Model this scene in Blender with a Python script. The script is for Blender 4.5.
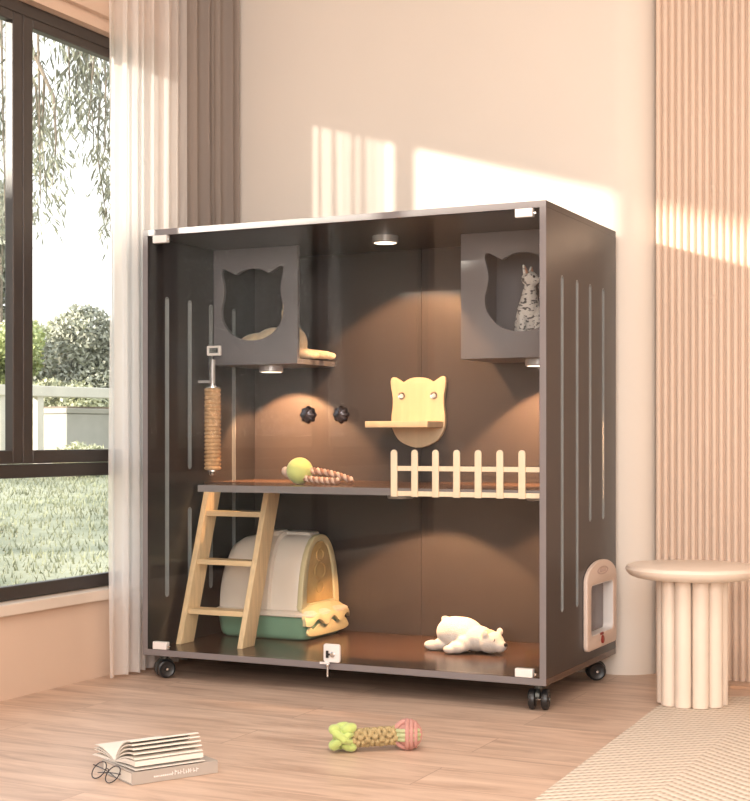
import bpy, bmesh, math, random
from mathutils import Vector, Matrix, noise
random.seed(7)
PI = math.pi
for o in list(bpy.data.objects): bpy.data.objects.remove(o)
sc = bpy.context.scene
col = sc.collection

# ------------------------------------------------------------------ camera
cam_d = bpy.data.cameras.new('camera'); cam = bpy.data.objects.new('camera', cam_d); col.objects.link(cam)
cam_d.sensor_fit = 'HORIZONTAL'; cam_d.sensor_width = 36.0
cam_d.lens = 1441.06 * 36 / 750
cam_d.shift_y = (438.6 - 400.5) / 750
cam.location = (1.3664, -3.9477, 0.7909)
cam.rotation_euler = (PI / 2, 0, 0.4515)
cam_d.clip_end = 200
sc.camera = cam

# ------------------------------------------------------------------ world, sun, light
sc.view_settings.view_transform = 'Standard'; sc.view_settings.look = 'None'
sc.view_settings.gamma = 1.0; sc.view_settings.use_curve_mapping = False
sc.view_settings.exposure = 0.92
w = bpy.data.worlds.new('sky'); sc.world = w; w.use_nodes = True
wn = w.node_tree; wn.nodes.clear()
wo = wn.nodes.new('ShaderNodeOutputWorld'); bg = wn.nodes.new('ShaderNodeBackground')
tc = wn.nodes.new('ShaderNodeTexCoord'); sx = wn.nodes.new('ShaderNodeSeparateXYZ'); rp = wn.nodes.new('ShaderNodeValToRGB')
wn.links.new(tc.outputs['Generated'], sx.inputs[0]); wn.links.new(sx.outputs['Z'], rp.inputs['Fac'])
rp.color_ramp.elements[0].position = 0.0; rp.color_ramp.elements[0].color = (1.0, .985, .95, 1)
rp.color_ramp.elements[1].position = 0.6; rp.color_ramp.elements[1].color = (.88, .94, 1.0, 1)
wn.links.new(rp.outputs['Color'], bg.inputs['Color']); bg.inputs['Strength'].default_value = 1.05
wn.links.new(bg.outputs[0], wo.inputs[0])

def light(name, kind, loc, energy, color, direction=None, **kw):
    d = bpy.data.lights.new(name, kind); d.energy = energy; d.color = color
    for k, v in kw.items(): setattr(d, k, v)
    o = bpy.data.objects.new(name, d); col.objects.link(o); o.location = loc
    if direction is not None:
        o.rotation_euler = Vector(direction).to_track_quat('-Z', 'Y').to_euler()
    return o
light('sun', 'SUN', (-6, -8, 4), 4.6, (1.0, .90, .78), (.69, 1.0, -.207), angle=math.radians(1.6))
# added fill lights without a visible source: behind the viewer and overhead
light('rear_fill', 'AREA', (1.6, -5.2, 1.7), 74, (1.0, .95, .90), (-.25, 1, -.12), shape='RECTANGLE', size=2.6, size_y=1.8)
light('ceiling_fill', 'AREA', (.5, -1.9, 2.68), 30, (1.0, .93, .86), (0, .15, -1), shape='RECTANGLE', size=2.2, size_y=1.6)
PUCK = 26.0
sc.cycles.max_bounces = 8; sc.cycles.transparent_max_bounces = 16
sc.cycles.sample_clamp_indirect = 4.0; sc.cycles.caustics_reflective = False; sc.cycles.caustics_refractive = False

# ------------------------------------------------------------------ materials
def srgb(r, g, b):
    f = lambda c: (c / 255 / 12.92) if c / 255 <= .04045 else ((c / 255 + .055) / 1.055) ** 2.4
    return (f(r), f(g), f(b), 1)
def mat(name, c, rough=.5, metal=0, var=.06, scale=8, stretch=(1, 1, 1), bump=0, spec=.5, sheen=0, emit=None, estr=0, bscale=None, sss=0, coat=0):
    m = bpy.data.materials.new(name); m.use_nodes = True; nt = m.node_tree
    b = nt.nodes['Principled BSDF']
    t = nt.nodes.new('ShaderNodeTexCoord'); mp = nt.nodes.new('ShaderNodeMapping'); mp.inputs['Scale'].default_value = stretch
    n = nt.nodes.new('ShaderNodeTexNoise'); n.inputs['Scale'].default_value = scale; n.inputs['Detail'].default_value = 4
    nt.links.new(t.outputs['Object'], mp.inputs[0]); nt.links.new(mp.outputs[0], n.inputs['Vector'])
    r = nt.nodes.new('ShaderNodeValToRGB')
    r.color_ramp.elements[0].position = .3; r.color_ramp.elements[1].position = .7
    r.color_ramp.elements[0].color = tuple(max(0, v * (1 - var)) for v in c[:3]) + (1,)
    r.color_ramp.elements[1].color = tuple(min(1, v * (1 + var)) for v in c[:3]) + (1,)
    nt.links.new(n.outputs['Fac'], r.inputs['Fac']); nt.links.new(r.outputs['Color'], b.inputs['Base Color'])
    b.inputs['Roughness'].default_value = rough; b.inputs['Metallic'].default_value = metal
    b.inputs['Specular IOR Level'].default_value = spec
    if sheen: b.inputs['Sheen Weight'].default_value = sheen
    if coat: b.inputs['Coat Weight'].default_value = coat
    if sss:
        b.inputs['Subsurface Weight'].default_value = sss; b.inputs['Subsurface Radius'].default_value = (.01, .008, .006)
    if emit:
        b.inputs['Emission Color'].default_value = emit; b.inputs['Emission Strength'].default_value = estr
    if bump:
        n2 = n
        if bscale:
            n2 = nt.nodes.new('ShaderNodeTexNoise'); n2.inputs['Scale'].default_value = bscale; n2.inputs['Detail'].default_value = 3
            nt.links.new(mp.outputs[0], n2.inputs['Vector'])
        bp = nt.nodes.new('ShaderNodeBump'); bp.inputs['Strength'].default_value = bump; bp.inputs['Distance'].default_value = .004
        nt.links.new(n2.outputs['Fac'], bp.inputs['Height']); nt.links.new(bp.outputs[0], b.inputs['Normal'])
    return m
M = {}
M['panel'] = mat('charcoal_laminate', (.030, .025, .025, 1), .30, var=.05, scale=3, stretch=(30, 30, 1), spec=.5)
M['panel_glow'] = mat('charcoal_laminate_glow_lift', (.054, .044, .042, 1), .38, var=.04, scale=3, stretch=(30, 30, 1), spec=.5)  # same laminate as the sides; lamp glow is put into the lighter colour
M['edge'] = mat('grey_edge_banding', (.20, .18, .185, 1), .3, var=.03)
M['cubby'] = mat('grey_cubby_laminate', (.165, .155, .165, 1), .35, var=.03)
M['floorboard'] = mat('brown_laminate_base', (.085, .048, .034, 1), .22, var=.15, scale=4, stretch=(1, 12, 1))
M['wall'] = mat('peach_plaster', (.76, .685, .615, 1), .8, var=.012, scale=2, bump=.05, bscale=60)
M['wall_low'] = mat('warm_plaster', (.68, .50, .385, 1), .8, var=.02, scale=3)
M['ceiling'] = mat('white_ceiling', (.78, .72, .66, 1), .9, var=.01)
M['flute'] = mat('fluted_beige_panel', (.72, .56, .45, 1), .6, var=.03, scale=2, stretch=(8, 8, 1))
M['frame'] = mat('dark_bronze_frame', (.045, .036, .032, 1), .4, var=.05)
M['sill'] = mat('pale_sill', (.74, .62, .52, 1), .5, var=.03)
M['whiteplastic'] = mat('white_plastic', (.80, .76, .74, 1), .35, var=.02)
M['flapplastic'] = mat('ivory_plastic', (.72, .58, .50, 1), .4, var=.03)
M['black'] = mat('black_rubber', (.018, .017, .018, 1), .35, var=.1)
M['blackmetal'] = mat('dark_metal_bracket', (.07, .075, .07, 1), .3, .6, var=.1)
M['steel'] = mat('brushed_steel', (.62, .6, .58, 1), .25, .9, var=.05)
M['knob'] = mat('smoked_crystal', (.05, .04, .045, 1), .15, .6, var=.2, scale=20, coat=.5)
M['pine'] = mat('pale_pine', (.80, .60, .36, 1), .5, var=.12, scale=6, stretch=(14, 14, 1.2))
M['pine_h'] = mat('pale_pine_crosswise', (.80, .60, .36, 1), .5, var=.12, scale=6, stretch=(1.2, 14, 14))
M['fencewood'] = mat('cream_wood', (.86, .70, .52, 1), .5, var=.05, scale=8, stretch=(10, 10, 1))
M['catstep'] = mat('honey_plywood', (.68, .54, .36, 1), .45, var=.07, scale=5, stretch=(8, 8, 1))
M['sisal'] = mat('sisal_rope', (.62, .40, .22, 1), .9, var=.25, scale=60, bump=.6, bscale=220)
M['hood'] = mat('cream_plastic_hood', (.80, .72, .64, 1), .35, var=.02, sss=.05)
M['frontyellow'] = mat('pale_yellow_plastic', (.68, .61, .38, 1), .35, var=.03)
M['green'] = mat('sage_green_plastic', (.23, .42, .30, 1), .3, var=.04)
M['amber'] = mat('amber_flap', (.62, .44, .19, 1), .18, var=.15, scale=18, bump=.5)
M['bear'] = mat('white_plush', (.72, .68, .64, 1), .95, var=.05, scale=50, bump=.5, bscale=260, sheen=.4)
M['beartan'] = mat('tan_plush_and_warm_tint', (.70, .48, .32, 1), .95, var=.08, scale=50, bump=.4, bscale=260, sheen=.3)
M['darknose'] = mat('dark_nose', (.03, .02, .02, 1), .3)
M['ball'] = mat('lime_felt', (.66, .72, .25, 1), .9, var=.06, scale=30, bump=.4, bscale=200, sheen=.4)
M['ropetan'] = mat('pinkish_rope', (.74, .55, .45, 1), .9, var=.15, scale=60, bump=.5, bscale=250)
M['ropebrown'] = mat('brown_rope', (.40, .22, .15, 1), .9, var=.15, scale=60)
M['lime'] = mat('lime_cord', (.47, .58, .18, 1), .85, var=.08, scale=40, bump=.4, bscale=220, sheen=.3)
M['olive'] = mat('tan_olive_cord', (.42, .32, .16, 1), .85, var=.15, scale=40, bump=.5, bscale=220)
M['pink'] = mat('dusty_pink_cord', (.52, .27, .235, 1), .85, var=.1, scale=40, bump=.5, bscale=220)
M['greencord'] = mat('pale_green_cord', (.46, .50, .28, 1), .85, var=.1, scale=40, bump=.5, bscale=220)
M['stool'] = mat('cream_lacquer', (.80, .68, .58, 1), .35, var=.02)
M['paper'] = mat('book_paper', (.80, .75, .68, 1), .8, var=.04, scale=2, stretch=(1, 1, 300))
M['bookgrey'] = mat('taupe_book_cover', (.42, .37, .33, 1), .5, var=.04)
M['bookwhite'] = mat('white_book_cover', (.75, .71, .66, 1), .45, var=.03)
M['spec'] = mat('dark_spectacle_wire', (.03, .025, .03, 1), .3, .4)
M['cream_cat'] = mat('cream_fur', (.80, .62, .40, 1), .9, var=.15, scale=30, bump=.5, bscale=200, sheen=.4)
M['earpink'] = mat('pink_inner_ear', (.72, .38, .27, 1), .7)
M['lcd'] = mat('grey_lcd', (.33, .34, .32, 1), .2)
M['red'] = mat('red_latch', (.28, .03, .02, 1), .4)
M['lamp_body'] = mat('grey_lamp_body', (.45, .43, .43, 1), .35, .3)
M['lamp_face'] = mat('lamp_diffuser', (.9, .85, .8, 1), .5, emit=(1, .8, .6, 1), estr=2.2)
M['greymark'] = mat('grey_relief', (.55, .40, .35, 1), .5)
M['rail'] = mat('white_rail_paint', (.62, .58, .50, 1), .6)
M['planter'] = mat('pale_stone', (.42, .40, .36, 1), .8)
M['bark'] = mat('grey_bark', (.22, .18, .14, 1), .9, var=.3, scale=10, bump=.5)
M['leafgrey'] = mat('grey_green_leaves', (.42, .42, .34, 1), .6, var=.35, scale=3)
M['leafgreen'] = mat('mid_green_leaves', (.42, .46, .22, 1), .6, var=.35, scale=2)
M['leafpale'] = mat('pale_green_leaves', (.58, .58, .40, 1), .6, var=.3, scale=2)
M['sunblocker'] = mat('sun_blocker_plaster', (.5, .45, .38, 1), .9, var=.06)
M['grass'] = mat('dry_grass', (.28, .29, .19, 1), .9, var=.35, scale=1.6)

def kitten_mat():
    m = mat('tabby_fur', (.6, .56, .52, 1), .9, var=.1, scale=40, bump=.5, bscale=250, sheen=.3)
    nt = m.node_tree; b = nt.nodes['Principled BSDF']
    t = nt.nodes.new('ShaderNodeTexCoord'); v = nt.nodes.new('ShaderNodeTexNoise'); v.inputs['Scale'].default_value = 62; v.inputs['Detail'].default_value = 1
    mp = nt.nodes.new('ShaderNodeMapping'); mp.inputs['Scale'].default_value = (1, 1, 1.7)
    nt.links.new(t.outputs['Object'], mp.inputs[0]); nt.links.new(mp.outputs[0], v.inputs['Vector'])
    r = nt.nodes.new('ShaderNodeValToRGB'); r.color_ramp.elements[0].position = .36; r.color_ramp.elements[0].color = (.13, .12, .12, 1)
    r.color_ramp.elements[1].position = .46; r.color_ramp.elements[1].color = (.80, .75, .71, 1)
    nt.links.new(v.outputs['Fac'], r.inputs['Fac']); nt.links.new(r.outputs['Color'], b.inputs['Base Color'])
    return m
M['kitten'] = kitten_mat()

def glass_mat(name, tint, refl=1.0, ior=1.45):
    m = bpy.data.materials.new(name); m.use_nodes = True; nt = m.node_tree; nt.nodes.clear()
    o = nt.nodes.new('ShaderNodeOutputMaterial'); mx = nt.nodes.new('ShaderNodeMixShader')
    tr = nt.nodes.new('ShaderNodeBsdfTransparent'); tr.inputs[0].default_value = tint
    gl = nt.nodes.new('ShaderNodeBsdfGlossy'); gl.inputs['Roughness'].default_value = .02; gl.inputs['Color'].default_value = (refl, refl, refl, 1)
    lw = nt.nodes.new('ShaderNodeLayerWeight'); lw.inputs['Blend'].default_value = .5
    pw = nt.nodes.new('ShaderNodeMath'); pw.operation = 'POWER'; pw.inputs[1].default_value = 5; nt.links.new(lw.outputs['Facing'], pw.inputs[0])
    f0 = ((ior - 1) / (ior + 1)) ** 2
    fr = nt.nodes.new('ShaderNodeMath'); fr.operation = 'MULTIPLY_ADD'; fr.inputs[1].default_value = 1 - f0; fr.inputs[2].default_value = f0; nt.links.new(pw.outputs[0], fr.inputs[0])
    nt.links.new(fr.outputs[0], mx.inputs[0]); nt.links.new(tr.outputs[0], mx.inputs[1]); nt.links.new(gl.outputs[0], mx.inputs[2])
    nt.links.new(mx.outputs[0], o.inputs[0]); return m
M['glass'] = glass_mat('clear_glass', (.97, .975, .97, 1), 1.0, 1.28)
M['winglass'] = glass_mat('window_glass', (.98, .99, .98, 1), 1.0, 1.2)

def sheer_mat(name, c, opacity, transl):
    m = bpy.data.materials.new(name); m.use_nodes = True; nt = m.node_tree; nt.nodes.clear()
    o = nt.nodes.new('ShaderNodeOutputMaterial')
    d = nt.nodes.new('ShaderNodeBsdfDiffuse'); d.inputs[0].default_value = c
    t = nt.nodes.new('ShaderNodeBsdfTranslucent'); t.inputs[0].default_value = c
    m1 = nt.nodes.new('ShaderNodeMixShader'); m1.inputs[0].default_value = transl
    nt.links.new(d.outputs[0], m1.inputs[1]); nt.links.new(t.outputs[0], m1.inputs[2])
    tr = nt.nodes.new('ShaderNodeBsdfTransparent'); m2 = nt.nodes.new('ShaderNodeMixShader')
    tcn = nt.nodes.new('ShaderNodeTexCoord'); n = nt.nodes.new('ShaderNodeTexNoise'); n.inputs['Scale'].default_value = 5
    mr = nt.nodes.new('ShaderNodeMapRange'); mr.inputs['To Min'].default_value = opacity - .04; mr.inputs['To Max'].default_value = min(1, opacity + .04)
    nt.links.new(tcn.outputs['Object'], n.inputs['Vector']); nt.links.new(n.outputs['Fac'], mr.inputs[0]); nt.links.new(mr.outputs[0], m2.inputs[0])
    nt.links.new(tr.outputs[0], m2.inputs[1]); nt.links.new(m1.outputs[0], m2.inputs[2]); nt.links.new(m2.outputs[0], o.inputs[0])
    return m
M['sheer'] = sheer_mat('sheer_white_voile', (.95, .92, .90, 1), .66, .6)
M['drape'] = sheer_mat('taupe_drape', (.36, .30, .265, 1), .97, .15)

def floor_mat():
    m = bpy.data.materials.new('oak_plank_floor'); m.use_nodes = True; nt = m.node_tree; b = nt.nodes['Principled BSDF']
    L = nt.links.new; N = nt.nodes.new
    t = N('ShaderNodeTexCoord')
    br = N('ShaderNodeTexBrick'); br.inputs['Scale'].default_value = 1; br.inputs['Brick Width'].default_value = 1.25; br.inputs['Row Height'].default_value = .19
    br.inputs['Mortar Size'].default_value = .0018; br.inputs['Mortar Smooth'].default_value = .4
    br.inputs['Color1'].default_value = (0, 0, 0, 1); br.inputs['Color2'].default_value = (1, 1, 1, 1); br.inputs['Mortar'].default_value = (.5, .5, .5, 1)
    L(t.outputs['Object'], br.inputs['Vector'])
    mp = N('ShaderNodeMapping'); mp.inputs['Scale'].default_value = (1.3, 9, 1); L(t.outputs['Object'], mp.inputs[0])
    ad = N('ShaderNodeVectorMath'); ad.operation = 'ADD'; sc_ = N('ShaderNodeVectorMath'); sc_.operation = 'SCALE'; sc_.inputs['Scale'].default_value = 4.0
    L(br.outputs['Color'], sc_.inputs[0]); L(mp.outputs[0], ad.inputs[0]); L(sc_.outputs[0], ad.inputs[1])
    n = N('ShaderNodeTexNoise'); n.inputs['Scale'].default_value = 2.2; n.inputs['Detail'].default_value = 8; n.inputs['Roughness'].default_value = .62; n.inputs['Distortion'].default_value = .8
    L(ad.outputs[0], n.inputs['Vector'])
    r = N('ShaderNodeValToRGB'); e = r.color_ramp.elements
    e[0].position = .30; e[0].color = (.42, .28, .205, 1); e[1].position = .72; e[1].color = (.72, .54, .42, 1)
    mid = e.new(.5); mid.color = (.60, .43, .33, 1)
    L(n.outputs['Fac'], r.inputs['Fac'])
    hs = N('ShaderNodeHueSaturation'); mr = N('ShaderNodeMapRange'); mr.inputs['To Min'].default_value = .93; mr.inputs['To Max'].default_value = 1.06
    L(br.outputs['Color'], mr.inputs[0]); L(mr.outputs[0], hs.inputs['Value']); L(r.outputs['Color'], hs.inputs['Color'])
    mx = N('ShaderNodeMix'); mx.data_type = 'RGBA'; mx.inputs['B'].default_value = (.33, .20, .14, 1)
    ml = N('ShaderNodeMath'); ml.operation = 'MULTIPLY'; ml.inputs[1].default_value = .55; L(br.outputs['Fac'], ml.inputs[0])
    L(ml.outputs[0], mx.inputs['Factor']); L(hs.outputs[0], mx.inputs['A']); L(mx.outputs['Result'], b.inputs['Base Color'])
    b.inputs['Roughness'].default_value = .42
    bp = N('ShaderNodeBump'); bp.inputs['Strength'].default_value = .25; bp.inputs['Distance'].default_value = .002
    L(n.outputs['Fac'], bp.inputs['Height']); L(bp.outputs[0], b.inputs['Normal'])
    return m
M['floor'] = floor_mat()

def rug_mat():
    m = bpy.data.materials.new('woven_jute'); m.use_nodes = True; nt = m.node_tree; b = nt.nodes['Principled BSDF']
    L = nt.links.new; N = nt.nodes.new
    def math_(op, a, bb=None):
        x = N('ShaderNodeMath'); x.operation = op
        for i, v in enumerate((a, bb)):
            if v is None: continue
            if isinstance(v, (int, float)): x.inputs[i].default_value = v
            else: L(v, x.inputs[i])
        return x.outputs[0]
    t = N('ShaderNodeTexCoord'); s = N('ShaderNodeSeparateXYZ'); L(t.outputs['Object'], s.inputs[0])
    tri = math_('PINGPONG', s.outputs['X'], .27)
    v = math_('ADD', s.outputs['Y'], math_('MULTIPLY', tri, .85))
    n = N('ShaderNodeTexNoise'); n.inputs['Scale'].default_value = 45; L(t.outputs['Object'], n.inputs['Vector'])
    v2 = math_('ADD', v, math_('MULTIPLY', n.outputs['Fac'], .010))
    st = math_('SINE', math_('MULTIPLY', v2, 2 * PI / .034))
    st2 = math_('SINE', math_('MULTIPLY', math_('ADD', s.outputs['X'], math_('MULTIPLY', n.outputs['Fac'], .006)), 2 * PI / .014))
    h = math_('ADD', math_('MULTIPLY', st, .8), math_('MULTIPLY', st2, .22))
    mr = N('ShaderNodeMapRange'); mr.inputs['From Min'].default_value = -1; mr.inputs['From Max'].default_value = 1; L(h, mr.inputs[0])
    r = N('ShaderNodeValToRGB'); r.color_ramp.elements[0].color = (.46, .36, .27, 1); r.color_ramp.elements[1].color = (.76, .66, .56, 1)
    r.color_ramp.elements[1].position = .55
    L(mr.outputs[0], r.inputs['Fac']); L(r.outputs['Color'], b.inputs['Base Color'])
    b.inputs['Roughness'].default_value = .95
    bp = N('ShaderNodeBump'); bp.inputs['Strength'].default_value = .8; bp.inputs['Distance'].default_value = .004
    L(mr.outputs[0], bp.inputs['Height']); L(bp.outputs[0], b.inputs['Normal'])
    return m
M['rug'] = rug_mat()

def lawn_mat():
    m = bpy.data.materials.new('lawn_turf'); m.use_nodes = True; nt = m.node_tree; b = nt.nodes['Principled BSDF']
    L = nt.links.new; N = nt.nodes.new
    t = N('ShaderNodeTexCoord'); n = N('ShaderNodeTexNoise'); n.inputs['Scale'].default_value = .7; n.inputs['Detail'].default_value = 8; n.inputs['Roughness'].default_value = .7
    L(t.outputs['Object'], n.inputs['Vector'])
    r = N('ShaderNodeValToRGB'); e = r.color_ramp.elements; e[0].position = .38; e[0].color = (.20, .22, .15, 1); e[1].position = .62; e[1].color = (.50, .49, .35, 1)
    L(n.outputs['Fac'], r.inputs['Fac']); L(r.outputs['Color'], b.inputs['Base Color']); b.inputs['Roughness'].default_value = 1
    return m
M['lawn'] = lawn_mat()

# ------------------------------------------------------------------ mesh helpers
def thing(name, label, cat, loc=(0, 0, 0), rz=0, group=None):
    o = bpy.data.objects.new(name, None); col.objects.link(o); o.location = loc; o.rotation_euler = (0, 0, rz)
    o.empty_display_size = .05
    o['label'] = label; o['category'] = cat
    if group: o['group'] = group
    return o
def tag(o, label, cat, group=None, kind=None):
    if label: o['label'] = label
    if cat: o['category'] = cat
    if group: o['group'] = group
    if kind: o['kind'] = kind
    return o
def smooth(me, ang=35):
    me.polygons.foreach_set('use_smooth', [True] * len(me.polygons))
    if hasattr(me, 'set_sharp_from_angle'): me.set_sharp_from_angle(angle=math.radians(ang))
def obj(name, g, m, parent=None, sm=True, bevel=0, loc=None, rot=None, kind=None, ang=35):
    """link a bmesh or a mesh as one object; everything is given in the parent's own coordinates"""
    if isinstance(g, bmesh.types.BMesh):
        me = bpy.data.meshes.new(name); bmesh.ops.recalc_face_normals(g, faces=g.faces); g.to_mesh(me); g.free()
    else: me = g
    me.materials.clear(); me.materials.append(m)
    if sm: smooth(me, ang)
    o = bpy.data.objects.new(name, me); col.objects.link(o)
    if parent is not None: o.parent = parent
    if loc: o.location = loc
    if rot: o.rotation_euler = rot
    if bevel:
        b = o.modifiers.new('bevel', 'BEVEL'); b.width = bevel; b.segments = 3; b.limit_method = 'ANGLE'; b.angle_limit = math.radians(40)
    if kind: o['kind'] = kind
    return o
def struct(name, g, m, parent=None, **k):
    return obj(name, g, m, parent, kind='structure' if parent is None else None, **k)
def B(): return bmesh.new()
def bx(bm, a, b, mtx=None):
    x0, y0, z0 = a; x1, y1, z1 = b
    v = [bm.verts.new(p) for p in ((x0, y0, z0), (x1, y0, z0), (x1, y1, z0), (x0, y1, z0), (x0, y0, z1), (x1, y0, z1), (x1, y1, z1), (x0, y1, z1))]
    for f in ((0, 3, 2, 1), (4, 5, 6, 7), (0, 1, 5, 4), (1, 2, 6, 5), (2, 3, 7, 6), (3, 0, 4, 7)): bm.faces.new([v[i] for i in f])
    if mtx: bmesh.ops.transform(bm, matrix=mtx, verts=v)
    return bm
def box(a, b): return bx(B(), a, b)
def ring_tube(bm, pts, rad, seg=10, closed=False, cap=True):
    """tube through points; rad a number or a list"""
    pts = [Vector(p) for p in pts]; n = len(pts); rings = []
    up = Vector((0, 0, 1)); prevn = None
    for i, p in enumerate(pts):
        if closed: t = (pts[(i + 1) % n] - pts[i - 1])
        else: t = pts[min(i + 1, n - 1)] - pts[max(i - 1, 0)]
        t.normalize()
        if prevn is None:
            a = up if abs(t.dot(up)) < .9 else Vector((1, 0, 0)); nn = (a - t * a.dot(t)).normalized()
        else:
            nn = prevn - t * prevn.dot(t)
            nn = nn.normalized() if nn.length > 1e-6 else Vector((1, 0, 0))
        prevn = nn; bb = t.cross(nn); r = rad[i] if isinstance(rad, (list, tuple)) else rad
        rings.append([bm.verts.new(p + (nn * math.cos(2 * PI * k / seg) + bb * math.sin(2 * PI * k / seg)) * r) for k in range(seg)])
    m = n if closed else n - 1
    for i in range(m):
        a, b = rings[i], rings[(i + 1) % n]; off = 0
        if closed and i == n - 1:
            off = min(range(seg), key=lambda q: (a[0].co - b[q].co).length)
        for k in range(seg): bm.faces.new((a[k], a[(k + 1) % seg], b[(k + 1 + off) % seg], b[(k + off) % seg]))
    if cap and not closed: bm.faces.new(rings[0][::-1]); bm.faces.new(rings[-1])
    return bm
def lathe(bm, prof, seg=32, mtx=None):
    """prof: list of (r, z); closed at the ends when r = 0"""
    rings = []; allv = []
    for r, z in prof:
        if r < 1e-6: v = [bm.verts.new((0, 0, z))]
        else: v = [bm.verts.new((r * math.cos(2 * PI * k / seg), r * math.sin(2 * PI * k / seg), z)) for k in range(seg)]
        rings.append(v); allv += v
    for a, b in zip(rings, rings[1:]):
        for k in range(seg):
            if len(a) == 1 and len(b) == 1: continue
            if len(a) == 1: bm.faces.new((a[0], b[(k + 1) % seg], b[k]))
            elif len(b) == 1: bm.faces.new((a[k], a[(k + 1) % seg], b[0]))
            else: bm.faces.new((a[k], a[(k + 1) % seg], b[(k + 1) % seg], b[k]))
    if mtx: bmesh.ops.transform(bm, matrix=mtx, verts=allv)
    return bm
def cyl(bm, p0, p1, r, seg=24): return ring_tube(bm, [p0, p1], r, seg)
def sph(bm, c, r, seg=24, rings=14, mtx=None):
    r = (r, r, r) if isinstance(r, (int, float)) else r
    m = Matrix.Translation(c) @ (mtx or Matrix()) @ Matrix.Diagonal((*r, 1))
    bmesh.ops.create_uvsphere(bm, u_segments=seg, v_segments=rings, radius=1, matrix=m); return bm
def cone(bm, base, tip, r0, r1, seg=16): return ring_tube(bm, [base, tip], [r0, r1], seg)
def evaluated(o):
    dg = bpy.context.evaluated_depsgraph_get(); me = bpy.data.meshes.new_from_object(o.evaluated_get(dg)); bpy.data.objects.remove(o); return me
def plate(outline, holes, thick, bev=0, mtx=None):
    """flat plate with holes in local XY, centred on z=0"""
    cu = bpy.data.curves.new('c', 'CURVE'); cu.dimensions = '2D'; cu.fill_mode = 'BOTH'
    for pl in [outline] + holes:
        s = cu.splines.new('POLY'); s.points.add(len(pl) - 1); s.use_cyclic_u = True
        for p, q in zip(s.points, pl): p.co = (q[0], q[1], 0, 1)
    cu.extrude = thick / 2 - bev; cu.bevel_depth = bev; cu.bevel_resolution = 2; cu.offset = -bev
    o = bpy.data.objects.new('t', cu); col.objects.link(o); me = evaluated(o); bpy.data.curves.remove(cu)
    bm = B(); bm.from_mesh(me); bpy.data.meshes.remove(me)
    bmesh.ops.remove_doubles(bm, verts=bm.verts, dist=1e-6)
    if mtx: bmesh.ops.transform(bm, matrix=mtx, verts=bm.verts)
    return bm
def blob(bm, voxel=.005, iters=6, factor=.6):
    """melt overlapping solids into one continuous smooth body"""
    me = bpy.data.meshes.new('b'); bmesh.ops.recalc_face_normals(bm, faces=bm.faces); bm.to_mesh(me); bm.free()
    o = bpy.data.objects.new('b', me); col.objects.link(o)
    r = o.modifiers.new('r', 'REMESH'); r.mode = 'VOXEL'; r.voxel_size = voxel
    s = o.modifiers.new('s', 'SMOOTH'); s.factor = factor; s.iterations = iters
    out = evaluated(o); bpy.data.meshes.remove(me); return out
def rrect(x0, y0, x1, y1, r, n=6):
    pts = []
    for cx, cy, a0 in ((x1 - r, y1 - r, 0), (x0 + r, y1 - r, 90), (x0 + r, y0 + r, 180), (x1 - r, y0 + r, 270)):
        for k in range(n + 1):
            a = math.radians(a0 + 90 * k / n); pts.append((cx + r * math.cos(a), cy + r * math.sin(a)))
    return pts
def catmull(P, n=6):
    out = []; L = len(P)
    for i in range(L):
        p0, p1, p2, p3 = [Vector(P[(i + k - 1) % L]) for k in range(4)]
        for k in range(n):
            t = k / n
            out.append(tuple(.5 * ((2 * p1) + (p2 - p0) * t + (2 * p0 - 5 * p1 + 4 * p2 - p3) * t * t + (3 * p1 - p0 - 3 * p2 + p3) * t ** 3)))
    return out
def cat_head(cx, cy, s, sy=None, soft=0):
    sy = sy or s
    half = [(0, 1.17), (.28, 1.12), (.50, 1.0), (.56, 1.0), (.74, 1.10), (.88, 1.19), (.97, 1.19), (1.01, 1.10), (.97, .88), (.90, .5), (.94, .15), (1.0, -.15), (.95, -.55), (.70, -.93), (.35, -1.14)]
    if soft: half = [(0, 1.12), (.28, 1.09), (.50, .98), (.56, .97), (.74, 1.08), (.88, 1.14), (.98, 1.06), (.98, .85), (.92, .5), (.92, .15), (.96, -.15), (.93, -.55), (.70, -.93), (.35, -1.12)]
    pts = half + [(0, -1.19)] + [(-x, y) for x, y in half[:0:-1]]
    return [(cx + x * s, cy + y * sy) for x, y in catmull(pts, 4)]
XZ = Matrix(((1, 0, 0, 0), (0, 0, -1, 0), (0, 1, 0, 0), (0, 0, 0, 1)))      # local (x,y,z) -> (x,-z,y): upright, facing the front
YZ = Matrix(((0, 0, 1, 0), (1, 0, 0, 0), (0, 1, 0, 0), (0, 0, 0, 1)))      # local (x,y,z) -> (z,x,y): upright, facing the side
def T(x, y, z): return Matrix.Translation((x, y, z))
def copy_tree(o, parent=None):
    c = o.copy(); col.objects.link(c); c.parent = parent
    for ch in [k for k in bpy.data.objects if k.parent == o]: copy_tree(ch, c)
    return c

# ------------------------------------------------------------------ room
XW = -1.57; YB = .745; ZC = 2.75
struct('floor', box((XW - .12, -5.6, -.05), (3.1, 1.0, 0)), M['floor'], sm=False)
struct('ceiling', box((XW - .12, -5.6, ZC), (3.1, 1.0, ZC + .1)), M['ceiling'], sm=False)
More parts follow.
